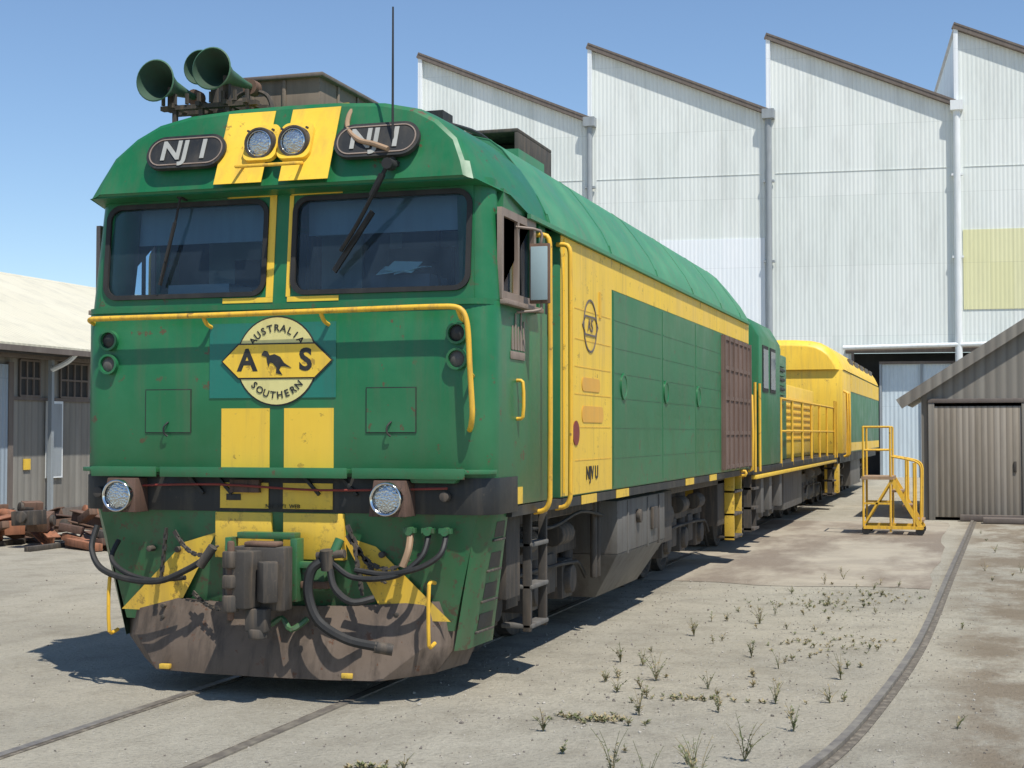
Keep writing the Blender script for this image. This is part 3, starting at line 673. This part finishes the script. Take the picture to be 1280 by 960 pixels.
# ------------------------------------------------------------------ SAWTOOTH FACTORY
A=R(5.1); fx=Vector((math.cos(A),math.sin(A),0)); fn=Vector((-math.sin(A),math.cos(A),0)); F_=Vector((-3.0,47,0))
def fp(s,d,z): p=F_+fx*s+fn*d; return (p.x,p.y,z)
FC=empty('sawtooth_factory',fp(0,20,0))
ZP,ZV,SW=16.47,13.58,6.74
b=B(); br=B(); bt=B()
for k in [-2,-1,0,1,2,3,4]:
    s0=k*SW;s1=s0+SW
    m=WALL
    if k==0:
        b.add([fp(s0,0,0),fp(3.0,0,0),fp(3.0,0,4.6),fp(s0,0,4.6)],[(0,1,2,3)],m)
        b.add([fp(s0,0,4.6),fp(s1,0,4.6),fp(s1,0,ZV),fp(s0,0,ZP)],[(0,1,2,3)],m)
    elif k==1:
        b.add([fp(s0,0,4.6),fp(s1,0,4.6),fp(s1,0,ZV),fp(s0,0,ZP)],[(0,1,2,3)],m)
        b.add([fp(s0+1,0,0),fp(s1,0,0),fp(s1,0,4.6),fp(s0+1,0,4.6)],[(0,1,2,3)],m)
    else: b.add([fp(s0,0,0),fp(s1,0,0),fp(s1,0,ZV),fp(s0,0,ZP)],[(0,1,2,3)],m)
    b.add([fp(s0,0,ZV),fp(s0,50,ZV),fp(s0,50,ZP),fp(s0,0,ZP)],[(0,1,2,3)],m)
    br.add([fp(s0-.1,-.25,ZP+.03),fp(s1,-.25,ZV+.03),fp(s1,50,ZV+.03),fp(s0-.1,50,ZP+.03)],[(0,1,2,3)],ROOFM)
    bt.beam(fp(s0-.15,-.12,ZP+.0),fp(s1,-.12,ZV-.0),.22,.22,TRIM); bt.beam(fp(s0-.05,-.12,ZP),fp(s0-.05,-.12,ZV+.1),.16,.12,TRIM if k==2 else WALLW)
b.add([fp(-2*SW,0,0),fp(-2*SW,0,ZV),fp(-2*SW,50,ZV),fp(-2*SW,50,0)],[(0,1,2,3)],WALL)
b.build('walls',FC); br.build('sawtooth_roof',FC); bt.build('roof_fascias',FC)
b=B()
for k,m,r in ((-1,PIPE,.11),(0,PIPE,.12),(1,PIPEW,.13),(2,PIPE,.12)):
    s=k*SW-.05
    b.cyl(fp(s,-.2,.2),fp(s,-.2,ZV-.2),r,m,12); b.box(-.22,.22,-.2,.2,-.25,.1,m,Matrix.Translation(fp(s,-.2,ZV)))
    for z in (4,8,11): b.box(-.2,.2,-.05,.15,-.04,.04,m,Matrix.Translation(fp(s,-.2,z)))
b.cyl(fp(2.6,-.25,4.75),fp(9,-.25,4.85),.08,PIPEW,10)
b.build('downpipes',FC)
b=B()
def fpanel(s0,s1,z0,z1,m,d=-.03): b.hexa([fp(s0,d,z0),fp(s1,d,z0),fp(s1,-.004,z0),fp(s0,-.004,z0),fp(s0,d,z1),fp(s1,d,z1),fp(s1,-.004,z1),fp(s0,-.004,z1)],m)
fpanel(-SW+2.6,-.2,2,8.9,WALLW); fpanel(SW+.15,2*SW-.2,6.1,9.0,WALLY); fpanel(2*SW+.2,3*SW-.3,6.1,9.0,WALLY)
fpanel(2.7,SW+1.3,4.55,4.75,TRIM,-.12); fpanel(2.9,3.0,0,4.55,TRIM,-.12)
for k in (-2,-1,0,1,2): fpanel(k*SW+.2,k*SW+SW-.25,11.3,11.312,WALL,-.02)
b.build('cladding_panels',FC)
b=B()
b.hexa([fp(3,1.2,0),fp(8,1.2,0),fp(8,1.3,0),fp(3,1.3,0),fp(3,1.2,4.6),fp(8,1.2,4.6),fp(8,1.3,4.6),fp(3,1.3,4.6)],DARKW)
b.hexa([fp(4.0,.3,0),fp(6.9,.3,0),fp(6.9,.36,0),fp(4.0,.36,0),fp(4.0,.3,4.2),fp(6.9,.3,4.2),fp(6.9,.36,4.2),fp(4.0,.36,4.2)],DOORB)
for s in (3.95,5.4,6.9): b.beam(fp(s,.25,0),fp(s,.25,4.2),.08,.08,PIPE)
b.beam(fp(3.9,.25,4.2),fp(7.0,.25,4.2),.1,.1,TRIM)
b.build('sliding_doors',FC)
# ------------------------------------------------------------------ WOODEN SHED
SH=empty('wooden_shed',(5.4,23,0))
X0,X1,YF,YB=3.22,7.65,20.4,27; XP=(X0+X1)/2; ZE,ZR=2.46,3.88
b=B()
DX0,DX1=3.40,6.9
b.add([(X0,YF,0),(DX0,YF,0),(DX0,YF,2.2),(X0,YF,ZE)],[(0,1,2,3)],PLANK); b.add([(DX1,YF,0),(X1,YF,0),(X1,YF,ZE),(DX1,YF,2.2)],[(0,1,2,3)],PLANK)
b.add([(X0,YF,ZE),(DX0,YF,2.2),(DX1,YF,2.2),(X1,YF,ZE),(XP,YF,ZR)],[(0,1,2,3,4)],PLANK)
b.add([(X0,YF,0),(X0,YF,ZE),(X0,YB,ZE),(X0,YB,0)],[(0,1,2,3)],PLANKY); b.add([(X1,YF,0),(X1,YB,0),(X1,YB,ZE),(X1,YF,ZE)],[(0,1,2,3)],PLANKY)
b.add([(X0,YB,0),(X1,YB,0),(X1,YB,ZE),(XP,YB,ZR),(X0,YB,ZE)],[(4,3,2,1,0)],PLANK)
b.build('walls',SH)
b=B()
sl=(ZR-ZE)/(XP-X0)
for s in (-1,1):
    xe=XP+s*(XP-X0+.42); ze=ZR-sl*(XP-X0+.42)
    b.hexa([(xe,YF-.12,ze+.02),(XP,YF-.12,ZR+.02),(XP,YB+.3,ZR+.02),(xe,YB+.3,ze+.02),(xe,YF-.12,ze+.08),(XP,YF-.12,ZR+.08),(XP,YB+.3,ZR+.08),(xe,YB+.3,ze+.08)],ROOFM)
    b.beam((xe-s*.02,YF-.14,ze-.03),(XP,YF-.14,ZR-.03),.04,.2,PLANK)
b.build('roof',SH)
b=B()
mid=(DX0+DX1)/2-.1
for x0,x1 in ((DX0+.02,mid-.06),(mid+.06,DX1-.02)):
    b.box(x0,x1,YF-.05,YF-.01,.06,2.12,PLANKD)
for x in (DX0,mid,DX1): b.box(x-.055,x+.055,YF-.075,YF-.005,.0,2.18,PLANK)
b.box(DX0-.06,DX1+.06,YF-.085,YF-.004,2.18,2.26,TRIM)
b.box(4.3,7.9,YF-1.0,YF-.6,.01,.1,TRIM); b.box(3.9,7.9,YF-.4,YF-.2,.01,.12,TRIM)
for x in (mid-.2,mid+.15): b.box(x,x+.05,YF-.075,YF-.05,.9,1.1,DARK)
b.build('doors',SH,.005)
# ------------------------------------------------------------------ LEFT BUILDING
LB=empty('weatherboard_workshop',(-16,20,0))
XW=-12.4
b=B()
b.add([(XW,4,0),(XW,34,0),(XW,34,3.35),(XW,4,3.35)],[(0,1,2,3)],PLANKY)
b.add([(XW-9,4,0),(XW,4,0),(XW,4,3.35),(XW-4.5,4,5.2),(XW-9,4,3.35)],[(0,1,2,3,4)],PLANKY)
b.add([(XW-9,34,0),(XW,34,0),(XW,34,3.35),(XW-4.5,34,5.2),(XW-9,34,3.35)],[(4,3,2,1,0)],PLANKY)
b.build('walls',LB)
b=B()
for s in (1,-1):
    xe=XW-4.5+s*5.1
    b.hexa([(xe,3.6,3.12),(XW-4.5,3.6,5.2),(XW-4.5,34.4,5.2),(xe,34.4,3.12),(xe,3.6,3.2),(XW-4.5,3.6,5.28),(XW-4.5,34.4,5.28),(xe,34.4,3.2)],CREAM)
b.build('roof',LB)
b=B()
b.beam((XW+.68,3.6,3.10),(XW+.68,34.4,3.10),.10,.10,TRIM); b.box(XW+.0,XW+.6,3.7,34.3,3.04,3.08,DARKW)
b.box(XW+.02,XW+.3,3.7,34,2.98,3.04,TRIM)
b.box(XW+.01,XW+.06,10.5,14.22,0,2.85,ROLLER); b.box(XW,XW+.08,14.22,14.36,0,2.9,TRIM)
def win(y0,y1,z0,z1,nx,nz):
    b.box(XW+.005,XW+.02,y0,y1,z0,z1,DARKW)
    for i in range(nx+1): y=y0+(y1-y0)*i/nx; b.box(XW+.02,XW+.05,y-.018,y+.018,z0,z1,TRIM)
    for i in range(nz+1): z=z0+(z1-z0)*i/nz; b.box(XW+.021,XW+.049,y0,y1,z-.018,z+.018,TRIM)
win(14.6,15.2,2.3,2.95,3,2); win(15.85,16.75,2.3,2.95,4,2); win(17.4,18.4,2.3,2.95,4,2); win(21,24,2.1,2.85,4,2)
b.box(XW+.01,XW+.05,15.42,15.92,.78,2.22,PIPEW); b.box(XW+.05,XW+.06,15.47,15.87,.83,2.17,PIPE)
b.box(XW+.1,XW+.18,15.36,15.44,.1,3.0,PIPE); b.tube([(XW+.68,15.4,3.1),(XW+.5,15.4,2.95),(XW+.15,15.4,2.8)],.05,PIPEW,8,3)
b.box(XW+.01,XW+.03,14.75,14.95,.95,1.15,YEL); b.box(XW+.01,XW+.04,14.5,34,.0,.2,TRIM); b.box(XW+.01,XW+.04,14.4,34,2.22,2.28,TRIM)
b.build('windows_and_door',LB)
# ------------------------------------------------------------------ SCRAP
b=B()
def rot(x,y,z,a,t=0): return Matrix.Translation((x,y,z))@Matrix.Rotation(a,4,'Z')@Matrix.Rotation(t,4,'Y')
for i in range(95):
    x=random.uniform(-11.4,-6.9); y=9.2+(x+9.3)*.15+random.uniform(0,2.2); z=random.uniform(.06,.5) if x<-7.8 else .08
    l=random.uniform(.15,.6); M_=rot(x,y,z,random.uniform(-.7,.7) if i%3 else random.uniform(0,3),random.uniform(-.35,.35)); mt=random.choice([RUSTO,RUSTO,RUST,RUST,RUSTD,DARK])
    k=i%4
    if k==0: b.box(-l,l,-.06,.06,-.05,.05,mt,M_)
    elif k==1:
        b.box(-l,l,-.1,.1,-.09,-.07,mt,M_); b.box(-l,l,-.1,.1,.07,.09,mt,M_); b.box(-l,l,-.012,.012,-.07,.07,mt,M_)
    elif k==2:
        b.cyl(M_@Vector((-l*.4,0,0)),M_@Vector((l*.4,0,0)),random.uniform(.05,.13),mt,14)
    else: b.box(-l*.4,l*.4,-.15,.15,-.1,.1,mt,M_); b.cyl(M_@Vector((0,0,0)),M_@Vector((0,-.2,.02)),.08,DARK,12)
for x in (-10.5,-9.2,-8.2): b.box(x-.05,x+.05,9,11.6,0,.07,DARK)
b.build('scrap_metal_pile',None,.006)
# ------------------------------------------------------------------ YELLOW STEPS
b=B(); YS=15.9; XS=2.46
ye=YELR
def post(x,y,z0,z1): b.cyl((x,y,z0),(x,y,z1),.018,ye,8)
for y in (YS,YS+.8):
    for x in (XS,XS+.42): post(x,y,.05,1.72)
    b.cyl((XS,y,1.72),(XS+.42,y,1.72),.016,ye,8); b.cyl((XS,y,1.35),(XS+.42,y,1.35),.014,ye,8); b.beam((XS,y,.12),(XS+.92,y,.12),.05,.05,ye)
    b.beam((XS+.42,y,.92),(XS+.90,y,.1),.03,.07,ye); 
    b.tube([(XS+.42,y,1.25),(XS+.78,y,1.18),(XS+.88,y,1.1),(XS+.89,y,.9),(XS+.88,y,.2)],.016,ye,8,3); post(XS+.66,y,.55,1.2); post(XS+.78,y,.1,1.15)
    b.beam((XS,y,.15),(XS+.42,y,.85),.03,.03,ye); b.beam((XS,y,.5),(XS+.42,y,.5),.03,.03,ye)
b.cyl((XS,YS,1.72),(XS,YS+.8,1.72),.016,ye,8)
b.box(XS-.03,XS+.47,YS-.03,YS+.83,.88,.93,HOSE)
for i in range(3): b.box(XS+.44+i*.16,XS+.61+i*.16,YS+.02,YS+.78,.68-i*.23,.71-i*.23,HOSE)
for x in (XS+.04,XS+.87):
    for y in (YS,YS+.8): b.cyl((x,y-.02,.07),(x,y+.02,.07),.07,RUB,12)
b.build('maintenance_steps')
# ------------------------------------------------------------------ GROUND
m,nt,bs=mk('sandy_ground'); co=N(nt,'ShaderNodeTexCoord').outputs['Object']
n0=noise(nt,co,.35,5,.6); n1=noise(nt,co,2.2,5,.75); n2=noise(nt,co,30,5,.75); n3=noise(nt,co,110,3,.7); n4=noise(nt,co,.9,5,.65,(1,.25,1)); n5=noise(nt,co,.8,5,.7)
c=mix(nt,mr(nt,n0,.38,.62),(.49,.445,.35),(.40,.37,.30))
c=mix(nt,mr(nt,n1,.48,.66,0,.6),c,(.29,.26,.205))
c=mix(nt,mr(nt,n4,.50,.68,0,.5),c,(.56,.52,.42))
c=mix(nt,mr(nt,n5,.55,.68,0,.5),c,(.27,.24,.185))
c=mix(nt,mr(nt,n2,.50,.66,0,.55),c,(.22,.20,.165))
c=mix(nt,mr(nt,n3,.55,.7,0,.45),c,(.66,.62,.54))
sx=N(nt,'ShaderNodeSeparateXYZ'); nt.links.new(co,sx.inputs[0])
fr_=math_(nt,'MULTIPLY',mr(nt,sx.outputs[0],3.75,4.2),mr(nt,noise(nt,co,1.0,5,.7,(1,.5,1)),.42,.54)); c=mix(nt,math_(nt,'MULTIPLY',fr_,.75),c,(.22,.17,.115))
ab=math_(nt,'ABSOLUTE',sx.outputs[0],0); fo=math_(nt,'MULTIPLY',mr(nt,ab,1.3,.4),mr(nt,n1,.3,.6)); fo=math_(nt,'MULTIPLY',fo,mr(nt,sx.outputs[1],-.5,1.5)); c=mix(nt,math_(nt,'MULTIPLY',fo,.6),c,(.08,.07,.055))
nt.links.new(c,bs.inputs['Base Color']); bs.inputs['Roughness'].default_value=.95; bs.inputs['Specular IOR Level'].default_value=.15
h=math_(nt,'ADD',n2,math_(nt,'MULTIPLY',n1,1.2)); bump(nt,bs,h,.8,.05)
GR=m
b=B(); b.add([(-400,-200,0),(400,-200,0),(400,600,0),(-400,600,0)],[(0,1,2,3)],GR); b.build('ground')
m,nt,bs=mk('apron_concrete'); co=N(nt,'ShaderNodeTexCoord').outputs['Object']
n1=noise(nt,co,1.2,5,.7); n2=noise(nt,co,22,5,.7); n4=noise(nt,co,.6,5,.6,(1.5,.5,1))
c=mix(nt,mr(nt,n1,.38,.62),(.40,.35,.27),(.31,.27,.21)); c=mix(nt,mr(nt,n4,.45,.58,0,.8),c,(.18,.14,.105)); c=mix(nt,mr(nt,n2,.55,.7,0,.35),c,(.5,.465,.39))
nt.links.new(c,bs.inputs['Base Color']); bs.inputs['Roughness'].default_value=.9; bump(nt,bs,n2,.3,.01)
b=B()
def irr(x0,x1,y0,y1,z,mat,n=14,a=.12):
    v=[]
    for i in range(n): v.append((x0+(x1-x0)*i/n,y0+random.uniform(-a,a),z))
    for i in range(n): v.append((x1+random.uniform(-a,a)*.4,y0+(y1-y0)*i/n,z))
    for i in range(n): v.append((x1-(x1-x0)*i/n,y1+random.uniform(-a,a),z))
    for i in range(n): v.append((x0+random.uniform(-a,a)*.4,y1-(y1-y0)*i/n,z))
    b.add(v,[tuple(range(4*n))],mat)
irr(-2.5,3.70,7.6,19.5,.004,m)
b.build('concrete_apron')
m,nt,bs=mk('rail_steel'); co=N(nt,'ShaderNodeTexCoord').outputs['Object']
c=mix(nt,mr(nt,noise(nt,co,9,5,.7),.4,.65),(.17,.15,.13),(.29,.26,.21)); nt.links.new(c,bs.inputs['Base Color']); bs.inputs['Metallic'].default_value=.3; bs.inputs['Roughness'].default_value=.5
RAIL=m; FL=paint('flangeway_dirt',(.10,.085,.065),(.32,.28,.22),.85,.95,.3,scale=2)
def strip(b,path,w0,w1,z0,z1,mat):
    P=[Vector((x,y,0)) for x,y in path]; v=[];f=[]
    for i,p in enumerate(P):
        d=(P[min(i+1,len(P)-1)]-P[max(i-1,0)]).normalized(); nrm=Vector((d.y,-d.x,0))
        for w,z in ((w0,z0),(w0,z1),(w1,z1),(w1,z0)): q=p+nrm*w; v.append((q.x,q.y,z))
    for i in range(len(P)-1):
        for k in range(3): f.append((i*4+k,(i+1)*4+k,(i+1)*4+k+1,i*4+k+1))
    b.add(v,f,mat)
def samp(pts):
    return [(p.x,p.y) for p in cat([(x,y,0) for x,y in pts],8)]
b=B()
for x in (-.533,.533):
    pa=[(x,y) for y in range(-14,48,2)]
    strip(b,pa,-.028,.028,-.05,.010,RAIL)
    s=1 if x<0 else -1
    strip(b,pa,min(s*.030,s*.055),max(s*.030,s*.055),.001,.005,FL)
b.build('railway_track')
cp=[(2.2,-7),(2.75,-4),(3.38,-1.1),(3.58,.84),(3.73,3.6),(3.86,9.07),(4.06,17.6),(4.12,20.2)]
b=B()
for off in (0,1.0):
    P_=samp([(x+off,y) for x,y in cp])
    strip(b,P_,-.024,.024,-.05,.03,RAIL)
    strip(b,P_,.026 if off==0 else -.075,.075 if off==0 else -.026,.001,.007,FL)
b.build('railway_track')
# ------------------------------------------------------------------ weeds, gravel
G1=paint('weed_green',(.13,.15,.06),(.24,.21,.11),.6,.8,.4,scale=4,bmp=0); G2=paint('weed_dry',(.32,.26,.14),(.2,.15,.08),.5,.9,.3,scale=4,bmp=0)
def weed(b,x,y,h,n,g):
    for i in range(n):
        a=random.uniform(0,6.28); lean=random.uniform(.1,.6)*h; hh=h*random.uniform(.5,1)
        p=[Vector((x,y,0)),Vector((x+math.cos(a)*lean*.4,y+math.sin(a)*lean*.4,hh*.6)),Vector((x+math.cos(a)*lean,y+math.sin(a)*lean,hh))]
        mt=G1 if random.random()<g else G2
        b.tube(p,.0025,mt,3,3,.001)
        for k in range(int(5+hh*28)):
            t=random.uniform(.15,1); q=p[0].lerp(p[1],t*1.6) if t<.6 else p[1].lerp(p[2],(t-.6)/.4)
            aa=random.uniform(0,6.28); l=random.uniform(.010,.030)*(1.3-t*.6); d=Vector((math.cos(aa),math.sin(aa),random.uniform(.1,.9)))*l; w=Vector((-math.sin(aa),math.cos(aa),0))*l*.25
            b.add([q,q+d*.5+w,q+d,q+d*.5-w],[(0,1,2,3)],mt)
b=B()
cl_=[(3.1,5.5),(2.9,3.0),(3.3,1.2),(2.4,4.2),(2.2,1.0),(2.9,7)]
for i in range(70):
    c_=random.choice(cl_); x=min(random.gauss(c_[0],.28),3.35+.03*c_[1]); y=random.gauss(c_[1],.9)
    if i%4==0: y=random.uniform(-2.5,7.5); x=random.uniform(1.75,3.2) if y>-1 else random.uniform(1.4,2.8)
    weed(b,x,y,random.choice([.03,.04,.06,.07,.09,.13]),random.randint(3,6),.5)
for (x,y,h) in ((2.75,-1.9,.27),(2.95,-1.75,.30),(2.5,-1.5,.24),(2.85,-1.3,.2),(3.05,-1.0,.24),(2.3,.0,.15),(2.15,1.2,.2),(2.6,2.4,.13),(3.0,.6,.16),(2.0,3.4,.16),(2.4,4.3,.18),(3.3,1.6,.18),(1.9,-.6,.14),(1.75,1.9,.15),(3.2,-.2,.15)): weed(b,x,y,h,8,.6)
for i in range(34): weed(b,random.uniform(3.85,6.5),random.uniform(0,17),random.choice([.04,.06,.1,.14]),4,.5)
for (cx_,cy_,rx,ry,nn) in ((2.1,-.2,.2,.1,60),(3.1,3.2,.4,.4,60),(2.7,5.8,.5,.4,60),(1.35,-1.7,.12,.06,25),(3.2,6.6,.4,.5,50),(2.6,.6,.3,.1,40)):
    for i in range(nn): weed(b,random.gauss(cx_,rx*.6),random.gauss(cy_,ry*.6),.018,2,.5)
b.build('weeds')
b=B(); GV=paint('stone_grey',(.38,.35,.30),(.2,.18,.15),.5,.9,.4,scale=5,bmp=0); GD=paint('stone_dark',(.16,.14,.12),(.25,.22,.17),.5,.9,.4,scale=5,bmp=0)
for i in range(5000):
    y=random.uniform(-4.5,8); x=random.uniform(-6,6); 
    if random.random()<.5: x=random.uniform(.8,4.2)
    r=random.uniform(.003,.010)*(1.8 if random.random()<.08 else 1); M_=Matrix.Translation((x,y,r*.3))@Euler((random.random()*3,random.random()*3,random.random()*3)).to_matrix().to_4x4()
    v=[M_@Vector(q) for q in ((r,0,0),(-r*.8,0,.1*r),(0,r*.9,0),(0,-r,0),(0,0,r*.6),(.1*r,0,-r*.7))]
    b.add(v,[(0,2,4),(2,1,4),(1,3,4),(3,0,4),(2,0,5),(1,2,5),(3,1,5),(0,3,5)],GV if random.random()<.6 else GD)
b.build('gravel',None,0,10)
# ------------------------------------------------------------------ LIGHT / CAMERA
S=Vector((1.12,-1.0,2.85)).normalized()
w=bpy.data.worlds.new('World'); scene.world=w; w.use_nodes=True; nt=w.node_tree
bg=nt.nodes['Background']; sk=nt.nodes.new('ShaderNodeTexSky'); sk.sky_type='NISHITA'; sk.sun_disc=False
sk.sun_elevation=math.asin(S.z); sk.sun_rotation=math.atan2(S.x,S.y); sk.air_density=1.0; sk.dust_density=0.0; sk.ozone_density=4.5
nt.links.new(sk.outputs[0],bg.inputs[0]); bg.inputs[1].default_value=.14
sd=bpy.data.lights.new('sun','SUN'); sd.energy=5.0; sd.angle=R(.5); sd.color=(1,.955,.87)
so=bpy.data.objects.new('sun',sd); so.rotation_euler=S.to_track_quat('Z','Y').to_euler(); so.location=(10,-10,30); scene.collection.objects.link(so)
cd=bpy.data.cameras.new('camera'); cd.sensor_width=36; cd.lens=1850/1280*36; cd.clip_end=2000
cam=bpy.data.objects.new('camera',cd); cam.location=(4.145,-8.38,1.62); cam.rotation_euler=(R(91.9),0,R(17.3)); scene.collection.objects.link(cam); scene.camera=cam
scene.view_settings.view_transform='Standard'; scene.view_settings.look='None'; scene.view_settings.exposure=0
